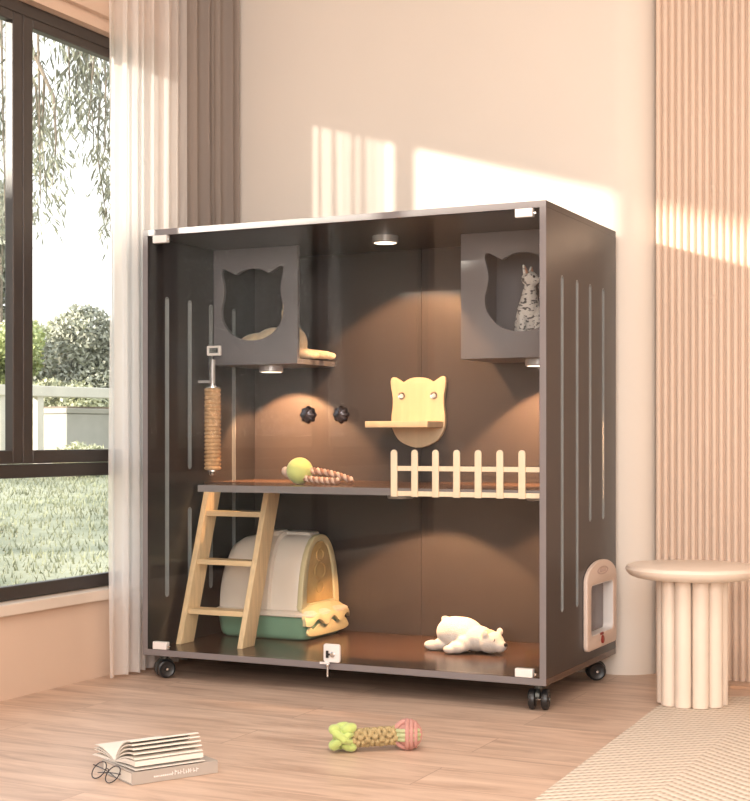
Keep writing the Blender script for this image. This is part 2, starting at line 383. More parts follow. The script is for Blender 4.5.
# back wall with a rounded end, and the recessed fluted wall beside it
prof = [(XW - .12, YB)] + [(-.028 + .13 * math.sin(a), YB + .13 - .13 * math.cos(a)) for a in [PI / 2 * k / 12 for k in range(13)]] + [(.102, 1.0), (XW - .12, 1.0)]
struct('wall_back', plate(prof, [], ZC, 0, T(0, 0, ZC / 2)), M['wall'], ang=50)
bm = B(); pts = []
pitch = .0232; x = .104
while x < 3.0:
    for k in range(7):
        a = PI * k / 6; pts.append((x + pitch * .5 - math.cos(a) * pitch * .43, .812 - .015 * math.sin(a)))
    x += pitch
pts += [(3.05, .812), (3.05, 1.0), (.104, 1.0)]
struct('wall_alcove', plate(pts, [], ZC, 0, T(0, 0, ZC / 2)), M['flute'], ang=50)
struct('wall_right', box((3.0, -5.6, 0), (3.1, .80, ZC)), M['wall'], sm=False)
bm = B(); bx(bm, (XW - .12, -5.6, 0), (0.2, -5.5, ZC)); bx(bm, (2.95, -5.6, 0), (3.1, -5.5, ZC)); bx(bm, (.2, -5.6, 0), (2.95, -5.5, .7)); bx(bm, (.2, -5.6, 2.6), (2.95, -5.5, ZC))
struct('wall_rear', bm, M['wall'], sm=False)
# window wall: openings y -2.72..0.24
WY0, WY1, WZ0, WZ1 = -2.72, .24, .293, 2.15
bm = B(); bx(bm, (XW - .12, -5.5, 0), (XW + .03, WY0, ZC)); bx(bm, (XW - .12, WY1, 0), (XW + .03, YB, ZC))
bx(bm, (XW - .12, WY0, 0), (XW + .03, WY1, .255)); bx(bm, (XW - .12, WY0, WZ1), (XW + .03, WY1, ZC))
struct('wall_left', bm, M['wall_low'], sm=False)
struct('window_sill', box((XW - .11, WY0 + .001, .256), (XW + .055, WY1 - .001, WZ0 - .001)), M['sill'], bevel=.004)
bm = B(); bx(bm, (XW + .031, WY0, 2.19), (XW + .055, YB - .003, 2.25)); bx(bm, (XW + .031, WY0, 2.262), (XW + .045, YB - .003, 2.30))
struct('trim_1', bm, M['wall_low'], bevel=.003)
win = bpy.data.objects.new('window_1', None); col.objects.link(win); win['kind'] = 'structure'
def fr(ys, zs, d0=-.032, d1=-.002):
    return (XW + d0, ys[0], zs[0]), (XW + d1, ys[1], zs[1])
bm = B()
bx(bm, *fr((WY0, WY1), (2.108, 2.149))); bx(bm, *fr((WY0, WY1), (.294, .337))); bx(bm, *fr((WY0, WY1), (.668, .711)))
bx(bm, *fr((WY0, WY0 + .05), (.337, .668))); bx(bm, *fr((WY1 - .05, WY1), (.337, .668))); bx(bm, *fr((-1.63, -1.53), (.337, .668)))
bx(bm, *fr((WY0, WY0 + .03), (.711, 2.108))); bx(bm, *fr((WY1 - .03, WY1), (.711, 2.108)))
obj('window_frame', bm, M['frame'], win, bevel=.004)
panes = []
for (a, b) in ((-.400, .208), (-1.575, -.402), (-2.69, -1.577)):
    bm = B(); s = .046; z0, z1 = .713, 2.106
    bx(bm, *fr((a, a + s), (z0, z1), -.030, .004)); bx(bm, *fr((b - s, b), (z0, z1), -.030, .004))
    bx(bm, *fr((a + s, b - s), (z0, z0 + .042), -.030, .004)); bx(bm, *fr((a + s, b - s), (z1 - .03, z1), -.030, .004))
    obj('window_sash', bm, M['frame'], win, bevel=.004)
    panes.append((a + s, b - s, z0 + .042, z1 - .03))
panes += [(-1.53, WY1 - .05, .337, .668), (WY0 + .05, -1.63, .337, .668)]
for a, b, z0, z1 in panes:
    obj('window_pane', box((XW - .018, a - .004, z0 - .004), (XW - .012, b + .004, z1 + .004)), M['winglass'], win, sm=False)

# ------------------------------------------------------------------ curtains
def curtain(x0, ya, yb, amp, pitch, z0, z1, seed, flare=0):
    rnd = random.Random(seed); bm = B(); n = int((yb - ya) / .004); nz = 26; rows = []
    for j in range(nz + 1):
        z = z0 + (z1 - z0) * j / nz; row = []; f = j / nz
        for i in range(n + 1):
            u = i / n; y = ya + (yb - ya) * u
            ph = 2 * PI * (y - ya) / pitch + 1.3 * math.sin(9 * u + seed) + .25 * math.sin(3 * z + seed)
            a = amp * (.75 + .25 * math.sin(5 * u * PI + seed)) * (1 - .25 * f)
            row.append(bm.verts.new((x0 + a * math.sin(ph) + .25 * a * math.sin(2.3 * ph + 1), y + .35 * a * math.cos(ph) - flare * (1 - f) * (1 - u), z)))
        rows.append(row)
    for r0, r1 in zip(rows, rows[1:]):
        for i in range(n): bm.faces.new((r0[i], r0[i + 1], r1[i + 1], r1[i]))
    return bm
t = thing('sheer_curtain', 'sheer white curtain hanging over the right end of the window', 'curtain', (-1.462, .09, 0))
o = obj('curtain_fabric', curtain(0, -.205, .25, .026, .062, .012, 2.62, 3), M['sheer'], t, ang=180)
t2 = thing('taupe_curtain', 'opaque taupe curtain gathered into the corner beside the back wall', 'curtain', (-1.475, .52, 0))
o = obj('curtain_fabric', curtain(0, -.175, .195, .030, .058, .012, 2.62, 8), M['drape'], t2, ang=180)
t3 = thing('curtain_rail', 'pale curtain rail above the window', 'curtain rail', (-1.468, -1.0, 2.64))
bm = B(); bx(bm, (-.02, -1.75, -.015), (.02, 1.735, .012)); obj('rail', bm, M['whiteplastic'], t3, bevel=.003)
for yy in (-1.6, -.3, .9, 1.6): obj('bracket', box((-.075, yy - .012, -.01), (-.02, yy + .012, .008)), M['whiteplastic'], t3, bevel=.002)

# ------------------------------------------------------------------ the cat cabinet
W, D, ZB, H = 1.40, .70, .078, 1.40; ZT = ZB + H; TH = .02
cab = thing('cat_cabinet', 'tall charcoal cat cabinet with two glass doors, standing on casters', 'cabinet', (-W / 2, D / 2, 0))
OX, OY = W / 2, -D / 2                                    # world -> cabinet coordinates
def cpart(name, g, m, parent=None, **k):
    if isinstance(g, bmesh.types.BMesh) and (parent is None or True): bmesh.ops.translate(g, vec=(OX, OY, 0), verts=g.verts)
    return obj(name, g, m, parent or cab, **k)
cpart('top_panel', box((-W, 0, ZT - TH), (0, D, ZT)), M['panel'], bevel=.0015)
cpart('bottom_panel', box((-W, 0, ZB), (0, D, ZB + TH)), M['floorboard'], bevel=.0015)
def edge(name, a, b): cpart(name, box(a, b), M['edge'], bevel=.0008)
edge('edge_strip', (-W, -.0015, ZT - TH), (0, -.0001, ZT)); edge('edge_strip', (-W, -.0015, ZB), (0, -.0001, ZB + TH))
edge('edge_strip', (-TH, -.0015, ZB + TH), (0, -.0001, ZT - TH)); edge('edge_strip', (-W, -.0015, ZB + TH), (-W + TH, -.0001, ZT - TH))
def slot(y, z0, z1, w=.024): return rrect(y - w / 2, z0, y + w / 2, z1, w / 2 - .0005)
z0, z1 = ZB + TH, ZT - TH
rs = [slot(.143, .275, 1.276), slot(.286, .275, 1.276), slot(.418, .53, 1.276), slot(.557, .53, 1.276)]
fl = [(.372, .160), (.372, .338)] + [(.507 + .133 * math.cos(a), .338 + .045 * math.sin(a)) for a in [PI - PI * k / 12 for k in range(1, 12)]] + [(.640, .338), (.640, .160)]
cpart('side_panel', plate([(0, z0), (D, z0), (D, z1), (0, z1)], rs + [fl[::-1]], TH, 0, T(-TH / 2, 0, 0) @ YZ), M['panel'])
ls = [slot(.112, .258, 1.268), slot(.250, .685, 1.268), slot(.250, .255, .555), slot(.385, .66, 1.265), slot(.385, .262, .56), slot(.54, .30, 1.262)]
cpart('side_panel', plate([(0, z0), (D, z0), (D, z1), (0, z1)], ls, TH, 0, T(-W + TH / 2, 0, 0) @ YZ), M['panel'])
cpart('back_panel', box((-W + TH, D - .012, z0), (-.70, D, z1)), M['panel_glow'], bevel=.001)
cpart('back_panel', box((-.699, D - .012, z0), (-TH, D, z1)), M['panel_glow'], bevel=.001)
M['liner'] = mat('grey_slot_liner', (.30, .31, .31, 1), .35, .2, var=.04)
def liner(s, x):
    ys = [p[0] for p in s]; zs = [p[1] for p in s]; a, b, c, d = min(ys) + .0002, max(ys) - .0002, min(zs) + .0002, max(zs) - .0002; r = (b - a) / 2 - .0003
    cpart('slot_liner', plate(rrect(a, c, b, d, r), [rrect(a + .0022, c + .0022, b - .0022, d - .0022, r - .0022)], TH + .001, 0, T(x, 0, 0) @ YZ), M['liner'])
for s in rs: liner(s, -TH / 2)
for s in ls: liner(s, -W + TH / 2)
# middle shelf, cut away at its front left corner
sh = [(-1.20, .024), (-.021, .024), (-.021, D - .013), (-W + TH + .001, D - .013), (-W + TH + .001, .34), (-1.20, .34)]
cpart('middle_shelf', plate(sh, [], .022, 0, T(0, 0, .629)), M['floorboard'], bevel=.001)
cpart('edge_strip', box((-1.20, .0225, .618), (-.021, .0239, .640)), M['edge'])
# cubbies
CY = .41
def cubby(xa, xb, cx, s, cz):
    out = [(xa, 1.05), (xb, 1.05), (xb, z1 - .0005), (xa, z1 - .0005)]
    cpart('cubby_front', plate(out, [cat_head(cx, cz, s, .107)], .016, .0012, T(0, CY, 0) @ XZ), M['cubby'])
    cpart('cubby_shelf', box((xa, CY + .0085, 1.05), (xb, D - .0125, 1.068)), M['cubby'], bevel=.001)
cubby(-W + TH + .0005, -1.04, -1.222, .126, 1.262)
cubby(-.432, -TH - .0005, -.222, .126, 1.262)
cpart('cubby_side', box((-.432, CY + .0085, 1.0685), (-.416, D - .0125, z1 - .0005)), M['cubby'], bevel=.001)
M['cubbyback'] = mat('light_grey_laminate', (.24, .225, .24, 1), .4, var=.03)
cpart('cubby_back', box((-.4155, D - .018, 1.0685), (-TH - .0005, D - .0125, z1 - .0005)), M['cubbyback'])
# puck lamps
def puck(x, y, z, e=1.0):
    b = cpart('puck_lamp', lathe(B(), [(0, 0), (.043, 0), (.043, -.020), (.040, -.023), (.037, -.023), (.037, -.021), (0, -.021)], 32, T(x, y, z)), M['lamp_body'])
    cpart('lamp_diffuser', lathe(B(), [(0, -.0212), (.0365, -.0212), (.0365, -.0232), (0, -.0237)], 32, T(x, y, z)), M['lamp_face'], parent=b)
    light('puck_light', 'SPOT', (x, y, z - .028), PUCK * e, (1.0, .53, .25), (0, .42, -1), spot_size=math.radians(100), spot_blend=.25, shadow_soft_size=.012)
puck(-.675, .34, z1)
puck(-1.20, .50, 1.0495); puck(-.20, .50, 1.0495)
puck(-.62, .34, .6175, .7); puck(-.16, .40, .6175, .35)
# glass doors
for xa, xb in ((-W + TH + .003, -.7015), (-.6985, -TH - .003)):
    d = cpart('glass_door', box((xa, .003, z0 + .003), (xb, .008, z1 - .003)), M['glass'], bevel=.0006, sm=False)
    xh = xa + .045 if xa < -1 else xb - .045
    for zz in (z0 + .015, z1 - .011):
        bm = B(); bx(bm, (xh - .027, -.004, zz - .014), (xh + .027, .016, zz + .011)); h = cpart('hinge', bm, M['whiteplastic'], parent=d, bevel=.002)
        cpart('hinge_screw', lathe(B(), [(0, 0), (.004, 0), (.004, .004), (0, .005)], 12, T(xh + (.034 if xa < -1 else .034), .002, zz - .004) @ Matrix.Rotation(PI / 2, 4, 'X')), M['steel'], parent=h)
    xk = -.762 if xa < -1 else -.648
    bm = B(); sph(bm, (0, 0, 0), 1, 48, 20, Matrix.Rotation(PI / 2, 4, 'X')); bmesh.ops.transform(bm, matrix=T(xk, -.030, .864) @ Matrix.Diagonal((.026, .022, .026, 1)), verts=bm.verts)
    for v in bm.verts:                                    # scalloped, faceted glass knob
        dx, dz = v.co.x - xk, v.co.z - .864; a = math.atan2(dz, dx); r = math.hypot(dx, dz)
        k = 1 + .09 * math.cos(8 * a) * min(1, r / .015); v.co.x = xk + dx * k; v.co.z = .864 + dz * k
    kn = cpart('door_knob', bm, M['knob'], parent=d)
    cpart('knob_base', lathe(B(), [(0, 0), (.011, 0), (.013, .004), (.008, .008), (.008, .018), (0, .018)], 20, T(xk, .0028, .864) @ Matrix.Rotation(PI / 2, 4, 'X')), M['blackmetal'], parent=kn)
# door lock with its bolt
lk = cpart('door_lock', plate(rrect(-.722, .1005, -.665, .157, .008), [], .008, .001, T(0, -.0025, 0) @ XZ), M['whiteplastic'])
bm = B(); bx(bm, (-.733, -.012, .094), (-.700, -.006, .101)); cpart('lock_tab', bm, M['whiteplastic'], parent=lk, bevel=.001)
cpart('keyhole', lathe(B(), [(0, 0), (.009, 0), (.009, .003), (.005, .005), (0, .005)], 20, T(-.690, -.0066, .125) @ Matrix.Rotation(PI / 2, 4, 'X')), M['steel'], parent=lk)
bm = B(); bx(bm, (-.712, -.010, .114), (-.704, -.0068, .136)); bx(bm, (-.704, -.010, .122), (-.698, -.0068, .128)); cpart('lock_mark', bm, M['black'], parent=lk)
bm = B(); cyl(bm, (-.706, -.009, .094), (-.706, -.009, .055), .0035, 12); sph(bm, (-.706, -.009, .092), .006, 12, 8); cpart('lock_bolt', bm, M['steel'], parent=lk)
# casters
def caster(x, y, rz):
    m = T(x, y, 0) @ Matrix.Rotation(rz, 4, 'Z')
    bm = B(); bx(bm, (-.026, -.026, ZB - .004), (.026, .026, ZB - .0005)); cyl(bm, (0, 0, ZB - .004), (0, 0, ZB - .016), .014)
    hood = [(.034 * math.cos(a), .034 * math.sin(a) + .033) for a in [PI * (.08 + .84 * k / 10) for k in range(11)]] + [(-.012, .033), (.012, .033)]
    b2 = plate(hood, [], .012, 0, T(0, 0, 0) @ XZ); me = bpy.data.meshes.new('x'); b2.to_mesh(me); b2.free(); bm.from_mesh(me)
    bmesh.ops.transform(bm, matrix=m, verts=bm.verts); c = cpart('caster', bm, M['blackmetal'])
    for s in (-1, 1):
        w = lathe(B(), [(0, -.011), (.022, -.011), (.029, -.008), (.031, 0), (.029, .008), (.024, .011), (.018, .008), (.008, .008), (.006, .012), (0, .012)], 28)
        bmesh.ops.transform(w, matrix=m @ T(.0, s * .019, .0312) @ Matrix.Rotation(-PI / 2 * s, 4, 'X'), verts=w.verts)
        cpart('wheel', w, M['black'], parent=c)
    a = B(); cyl(a, (0, -.033, .0312), (0, .033, .0312), .004, 12); bmesh.ops.transform(a, matrix=m, verts=a.verts); cpart('axle', a, M['steel'], parent=c)
caster(-.038, .045, 1.75); caster(-1.345, .045, .9); caster(-.045, .62, .5); caster(-1.345, .62, 2.2)
# the cat flap in the right side
flo = [(.346, .128), (.346, .345)] + [(.505 + .159 * math.cos(a), .343 + .062 * math.sin(a)) for a in [PI - PI * k / 16 for k in range(1, 16)]] + [(.664, .345), (.664, .128)]
def round_poly(P, r, n=5):
    out = []
    for i, p in enumerate(P):
        a, b, c = Vector(P[i - 1]), Vector(p), Vector(P[(i + 1) % len(P)])
        da, dc = (a - b), (c - b)
        if abs(da.normalized().dot(dc.normalized())) > .5 or min(da.length, dc.length) < r: out.append(p); continue
        p0, p1 = b + da.normalized() * r, b + dc.normalized() * r
        for k in range(n + 1):
            t_ = k / n; out.append(tuple((1 - t_) ** 2 * p0 + 2 * t_ * (1 - t_) * b + t_ * t_ * p1))
    return out
hole = rrect(.388, .172, .626, .332, .018)
f_ = cpart('flap_frame', plate(round_poly(flo, .022), [hole], .014, .003, T(.0072, 0, 0) @ YZ), M['flapplastic'])
cpart('flap_tunnel', plate(rrect(.379, .168, .634, .336, .02), [rrect(.388, .174, .625, .330, .018)], .060, 0, T(-.018, 0, 0) @ YZ), M['whiteplastic'], parent=f_)
M['flapglass'] = mat('smoky_flap_plastic', (.14, .11, .11, 1), .25, var=.05)
cpart('flap_window', box((-.024, .389, .175), (-.020, .624, .329)), M['flapglass'], parent=f_)
bm = lathe(B(), [(0, 0), (.013, 0), (.013, .004), (.009, .006), (0, .006)], 20, T(.0142, .50, .152) @ Matrix.Rotation(PI / 2, 4, 'Y') @ Matrix.Diagonal((1, .9, 1, 1)))
cpart('flap_latch', bm, M['red'], parent=f_); cpart('latch_catch', box((.0142, .480, .168), (.018, .505, .175)), M['red'], parent=f_)
# the raised oval mark above the flap
cpart('relief_mark', plate([(.505 + .055 * math.cos(a), .372 + .013 * math.sin(a)) for a in [2 * PI * k / 32 for k in range(32)]], [[(.505 + .049 * math.cos(a), .372 + .010 * math.sin(a)) for a in [2 * PI * k / 32 for k in range(32)]]], .002, 0, T(.0152, 0, 0) @ YZ), M['greymark'], parent=f_)
bm = B()
for k in range(5): bx(bm, (.0142, .475 + k * .013, .3675), (.0158, .483 + k * .013, .3765))
cpart('relief_lettering', bm, M['greymark'], parent=f_)

# ------------------------------------------------------------------ things on the cabinet
# wooden picket fence along the shelf edge
t = thing('picket_fence', 'low cream wooden picket fence along the front edge of the cabinet shelf', 'fence', (-.258, .017, .615))
for i in range(7):
    x = -.232 + i * .0685
    pk = [(x - .0105, 0), (x + .0105, 0), (x + .0105, .132)] + [(x + .0105 * math.cos(a), .132 + .0105 * math.sin(a)) for a in [PI * k / 8 for k in range(1, 8)]] + [(x - .0105, .132)]
    obj('picket', plate(pk, [], .005, .0008, T(0, -.0035, 0) @ XZ), M['fencewood'], t)
for zz in (.002, .078): obj('fence_rail', box((-.235, -.0008, zz), (.236, .0048, zz + .015)), M['fencewood'], t, bevel=.001)
# ladder
t = thing('wooden_ladder', 'small pale wooden ladder leaning from the cabinet floor up to the shelf', 'ladder', (-1.225, .14, .0985))
def rail(x):
    bm = B(); y0_, y1_ = 0.0, .165; zt = .512; dw = .080
    P = [(y0_ - .01, 0), (y0_ - .01 + dw, 0), (y1_ + dw, zt), (y1_ - .0, zt)]
    return plate(P, [], .020, .001, T(x, 0, 0) @ YZ)
for x in (-.122, .118): obj('side_rail', rail(x), M['pine'], t)
for zz in (.098, .262, .425):
    y = (zz / .512) * .17
    obj('rung', box((-.1115, y + .002, zz), (.1075, y + .068, zz + .018)), M['pine_h'], t, bevel=.0015)
# sisal scratching post
t = thing('scratching_post', 'short sisal rope scratching post hung on the left side panel by the ladder', 'scratching post', (-1.325, .31, .68))
bm = B(); n = 21
prof_ = []
for i in range(n):
    for k in range(4):
        a = PI * k / 4; prof_.append((.0245 + .0058 * math.sin(a), .002 + (i + k / 4) * .283 / n))
obj('sisal_winding', lathe(B(), [(0, 0.002)] + prof_ + [(.0255, .286), (0, .286)], 28), M['sisal'], t, ang=80)
obj('end_cap', lathe(B(), [(0, .2865), (.028, .2865), (.028, .291), (.012, .293), (.010, .302), (0, .302)], 24), M['steel'], t)
obj('end_cap', lathe(B(), [(0, -.016), (.006, -.016), (.009, -.010), (.007, -.004), (.024, -.003), (.024, .0015), (0, .0015)], 24), M['steel'], t)
bm = B(); cyl(bm, (0, 0, .302), (0, 0, .385), .0095, 16); bx(bm, (-.054, -.008, .305), (-.006, .008, .313)); obj('hanging_rod', bm, M['lamp_body'], t)
# little thermometer display
t = thing('digital_thermometer', 'small white digital thermometer stuck on the left side slot above the scratching post', 'thermometer', (-1.319, .31, 1.079))
obj('casing', plate(rrect(-.027, 0, .027, .034, .003), [rrect(-.019, .008, .019, .027, .001)], .010, .001, XZ), M['whiteplastic'], t)
obj('screen', box((-.0195, -.003, .0075), (.0195, .0045, .0275)), M['lcd'], t)
bm = B()
def seg7(bm, x, z, w, h, segs, y0, y1, t_=.0026):
    S = {'a': (x, z + h - t_, x + w, z + h), 'g': (x, z + h / 2 - t_ / 2, x + w, z + h / 2 + t_ / 2), 'd': (x, z, x + w, z + t_), 'f': (x, z + h / 2, x + t_, z + h), 'b': (x + w - t_, z + h / 2, x + w, z + h), 'e': (x, z, x + t_, z + h / 2), 'c': (x + w - t_, z, x + w, z + h / 2)}
    for s in segs: a = S[s]; bx(bm, (a[0], y0, a[1]), (a[2], y1, a[3]))
for i, s in enumerate(('bc', 'abgcd', 'acdefg', 'abcdefg')): seg7(bm, -.0165 + i * .0085, .010, .0065, .015, s, -.0042, -.0031)
obj('display_digits', bm, M['black'], t)
# cat-shaped wall step
t = thing('cat_shaped_wall_step', 'pale wooden cat-head wall step with a small shelf board on the cabinet back', 'wall shelf', (-.705, .669, .886))
obj('backboard', plate(cat_head(0, 0, .107, .107, 1), [], .018, .002, T(0, .0085, 0) @ XZ), M['catstep'], t)
obj('step_board', plate(rrect(-.142, -.135, .098, .0, .006), [], .022, .002, T(0, -.0015, -.046)), M['catstep'], t)
for s in (-1, 1):
    e = obj('screw_cup', lathe(B(), [(0, .0005), (.012, .0005), (.014, .003), (.012, .0055), (.009, .004), (0, .003)], 24, T(s * .062, -.0005, .055) @ Matrix.Rotation(PI / 2, 4, 'X')), M['steel'], t)
    obj('screw_head', lathe(B(), [(0, .003), (.0075, .003), (.006, .006), (0, .0068)], 16, T(s * .062, -.0005, .055) @ Matrix.Rotation(PI / 2, 4, 'X')), M['whiteplastic'], e)
# ball toy with twisted rope
t = thing('rope_ball_toy', 'lime green ball toy with a twisted rope loop lying on the cabinet shelf', 'pet toy', (-.925, .21, .641))
bm = B(); sph(bm, (0, 0, .044), .044, 32, 20)
obj('ball', bm, M['ball'], t)
bm = B(); sph(bm, (-.047, -.012, .042), (.013, .013, .016), 16, 10); sph(bm, (-.044, -.008, .034), (.012, .012, .012), 16, 10); obj('rope_knot', bm, M['ropetan'], t)
def twist(bm, pts, r, strands=3, turns=7, rad=None, seg=8):
    pts = [Vector(p) for p in pts]; n = len(pts)
    for s in range(strands):
        out = []
        for i, p in enumerate(pts):
            tg = (pts[min(i + 1, n - 1)] - pts[max(i - 1, 0)]).normalized(); nn = tg.cross(Vector((0, 0, 1))).normalized(); b2 = tg.cross(nn)
            a = 2 * PI * (turns * i / (n - 1) + s / strands); out.append(p + (nn * math.cos(a) + b2 * math.sin(a)) * r)
        ring_tube(bm, out, rad or r * 1.05, seg)
    return bm
def bez(p0, p1, p2, n): return [tuple((1 - u) ** 2 * Vector(p0) + 2 * u * (1 - u) * Vector(p1) + u * u * Vector(p2)) for u in [k / n for k in range(n + 1)]]
for a, b_, c in (((.036, .0, .046), (.10, .035, .042), (.172, .045, .013)), ((.032, -.022, .020), (.10, -.035, .012), (.150, -.01, .013))):
    for sgn, mm in ((0, 'ropetan'), (1, 'ropebrown')):
        bm = B(); P = bez(a, b_, c, 130); Q = []
        for i, p in enumerate(P):
            ph = 2 * PI * 6.5 * i / 130 + PI * sgn; Q.append((p[0], p[1] + .0055 * math.cos(ph), p[2] + .0055 * math.sin(ph)))
        ring_tube(bm, Q, .0062, 8); obj('rope_strand', bm, M[mm], t)

# ------------------------------------------------------------------ litter box
t = thing('litter_box', 'cream hooded litter box with sage green tray and amber flap on the cabinet floor', 'litter box', (-1.166, .512, .0985)); t.scale = (1, 1.05, 1)
LX, LY = .188, .142
def loop_at(z, hx, hy, r, n=8): return [(p[0], p[1], z) for p in rrect(-hx, -hy, hx, hy, r, n)]
def skin_loops(bm, loops, cap0=True, cap1=True):
    R = [[bm.verts.new(p) for p in l] for l in loops]; n = len(R[0])
    for a, b in zip(R, R[1:]):
        for k in range(n): bm.faces.new((a[k], a[(k + 1) % n], b[(k + 1) % n], b[k]))
    if cap0: bm.faces.new(R[0][::-1])
    if cap1: bm.faces.new(R[-1])
    return bm
obj('tray', skin_loops(B(), [loop_at(z, LX - i, LY - i, .035) for z, i in ((0, .022), (.006, .014), (.02, .009), (.075, .002), (.080, .0))]), M['green'], t, ang=50)
obj('tray_rim', skin_loops(B(), [loop_at(z, LX + i, LY + i, .036) for z, i in ((.0805, .002), (.084, .010), (.092, .010), (.098, .002), (.102, -.006))]), M['hood'], t, ang=50)
def arch(x, hy, z0_, h, n=14, p=2.6):
    out = []
    for k in range(2 * n + 1):
        a = PI * k / (2 * n); cs, sn = math.cos(a), math.sin(a)
        yy = math.copysign(abs(cs) ** (2 / p), cs) * hy; zz = abs(sn) ** (2 / p) * h
        yy *= 1 - .10 * zz / h
        out.append((x, yy, z0_ + zz))
    return out
bm = B(); secs = []
for x, hy, h in ((-.176, .112, .140), (-.174, .126, .186), (-.160, .130, .222), (-.130, .131, .240), (-.08, .132, .250), (0, .132, .253), (.08, .131, .253), (.134, .130, .251), (.140, .126, .246)):
    secs.append(arch(x, hy, .1025, h))
skin_loops(bm, secs); obj('hood', bm, M['hood'], t, ang=50)
# raised saddle across the top of the hood and its handle
bm = B(); secs = []
for x, e in ((-.012, .0), (-.006, .009), (.030, .011), (.036, .0)):
    secs.append(arch(x, .132 + e, .1025, .253 + e))
skin_loops(bm, secs); obj('hood_band', bm, M['hood'], t, ang=40)
bm = B(); skin_loops(bm, [loop_at(z, hx, hy, .012, 4) for z, hx, hy in ((.351, .030, .045), (.365, .026, .040), (.370, .020, .034))]); bmesh.ops.translate(bm, vec=(-.002, -.02, 0), verts=bm.verts); obj('carry_handle', bm, M['hood'], t)
bm = B(); skin_loops(bm, [loop_at(z, hx, hy, .008, 4) for z, hx, hy in ((.351, .055, .040), (.362, .052, .036), (.365, .046, .03))]); bmesh.ops.translate(bm, vec=(.07, .02, 0), verts=bm.verts); obj('hood_lid', bm, M['hood'], t)
# yellow front with its amber flap
def front_pts(sc_=1, h=.275, hy=.133, zb=0.0, n=16, p=2.4):
    return [(q[1], q[2]) for q in arch(0, hy * sc_, zb, h, n, p)]
fr_out = front_pts(1, .255, .134, .1025); door = front_pts(1, .212, .098, .122, 16, 2.6)
fo = obj('front_frame', plate(fr_out, [door], .020, .004, T(.150, 0, 0) @ YZ), M['frontyellow'], t)
# wavy flared skirt under the front
bm = B(); rows = []
for j in range(9):
    v = j / 8; row = []
    for i in range(33):
        u = i / 32; y = (u - .5) * 2 * (.128 + (LY + .014 - .128) * min(1, v * 1.6))
        wave = .012 * math.sin(u * 3.0 * 2 * PI + .6)
        z = .118 - v * (.046 + wave * 1.0 + .010)
        xx = .160 + .044 * math.sin(min(1, v * 1.1) * PI * .55) - .015 * (abs(2 * u - 1) ** 4)
        row.append((xx, y, z))
    rows.append(row)
def sheet(bm, rows, th, axis=(1, 0, 0)):
    a = Vector(axis) * th; F = [[bm.verts.new(p) for p in r] for r in rows]; G = [[bm.verts.new(Vector(p) - a) for p in r] for r in rows]
    nr, nc = len(rows), len(rows[0])
    for j in range(nr - 1):
        for i in range(nc - 1):
            bm.faces.new((F[j][i], F[j][i + 1], F[j + 1][i + 1], F[j + 1][i])); bm.faces.new((G[j][i], G[j + 1][i], G[j + 1][i + 1], G[j][i + 1]))
    for i in range(nc - 1):
        bm.faces.new((F[0][i], G[0][i], G[0][i + 1], F[0][i + 1])); bm.faces.new((F[-1][i], F[-1][i + 1], G[-1][i + 1], G[-1][i]))
    for j in range(nr - 1):
        bm.faces.new((F[j][0], F[j + 1][0], G[j + 1][0], G[j][0])); bm.faces.new((F[j][-1], G[j][-1], G[j + 1][-1], F[j + 1][-1]))
    return bm
obj('wavy_skirt', sheet(bm, rows, .012), M['frontyellow'], t, ang=60)
# wavy-edged yellow patch on the tray front
P = [(-.125, .016), (.125, .016), (.13, .05), (.09, .062), (.06, .045), (.02, .060), (-.02, .040), (-.06, .056), (-.10, .038), (-.128, .05)]
obj('tray_front', plate(catmull(P, 5), [], .010, .003, T(.186, 0, 0) @ YZ), M['frontyellow'], t)
dr = obj('flap', plate(front_pts(1, .208, .095, .124, 16, 2.6), [], .006, .001, T(.152, 0, 0) @ YZ), M['amber'], t)
bm = B()
for rr, zz in ((.024, .285), (.036, .230), (.026, .175)):
    ring_tube(bm, [(.156, rr * math.cos(a), zz + rr * .8 * math.sin(a)) for a in [2 * PI * k / 20 for k in range(20)]], .0022, 6, closed=True)
obj('flap_relief', bm, M['amber'], dr)

# ------------------------------------------------------------------ plush bear
t = thing('polar_bear_plush', 'white plush bear lying flat on its belly on the cabinet floor', 'plush toy', (-.408, .40, .0985), -.12)
bm = B()
sph(bm, (-.025, .005, .056), (.078, .060, .055)); sph(bm, (-.045, .0, .060), (.062, .062, .052)); sph(bm, (.035, 0, .046), (.060, .052, .042))
sph(bm, (.088, -.004, .038), (.043, .046, .036)); sph(bm, (.122, -.008, .028), (.024, .024, .021))
sph(bm, (-.108, -.035, .017), (.034, .021, .017)); sph(bm, (-.08, -.035, .022), (.03, .02, .018)); sph(bm, (-.108, .045, .017), (.032, .021, .017))
sph(bm, (-.005, -.062, .020), (.030, .024, .019)); sph(bm, (.012, -.044, .032), (.028, .022, .026)); sph(bm, (-.022, -.078, .015), (.022, .019, .014))
sph(bm, (.03, .06, .018), (.035, .022, .018)); sph(bm, (-.083, 0, .102), (.014, .011, .010))
sph(bm, (.088, -.042, .066), (.012, .008, .013)); sph(bm, (.100, .036, .068), (.012, .008, .013))
body = obj('body', blob(bm, .0035, 5), M['bear'], t, ang=180)
bm = B(); sph(bm, (.145, -.010, .034), (.006, .009, .007), 16, 10); obj('nose', bm, M['darknose'], t)
for s in (-1, 1):
    bm = B(); ring_tube(bm, [(.112, s * .022 - .006 , .0555), (.118, s * .026 - .006, .051), (.116, s * .030 - .006, .045)], .0016, 6); obj('closed_eye', bm, M['darknose'], t)
bm = B(); sph(bm, (.079, -.004, .0465), (.036, .040, .0315), 20, 12); obj('head_warm_tint', bm, M['beartan'], t)['label'] = 'warm reflected tint on top of the head'  # warm reflected light on the head, modelled as a tan patch
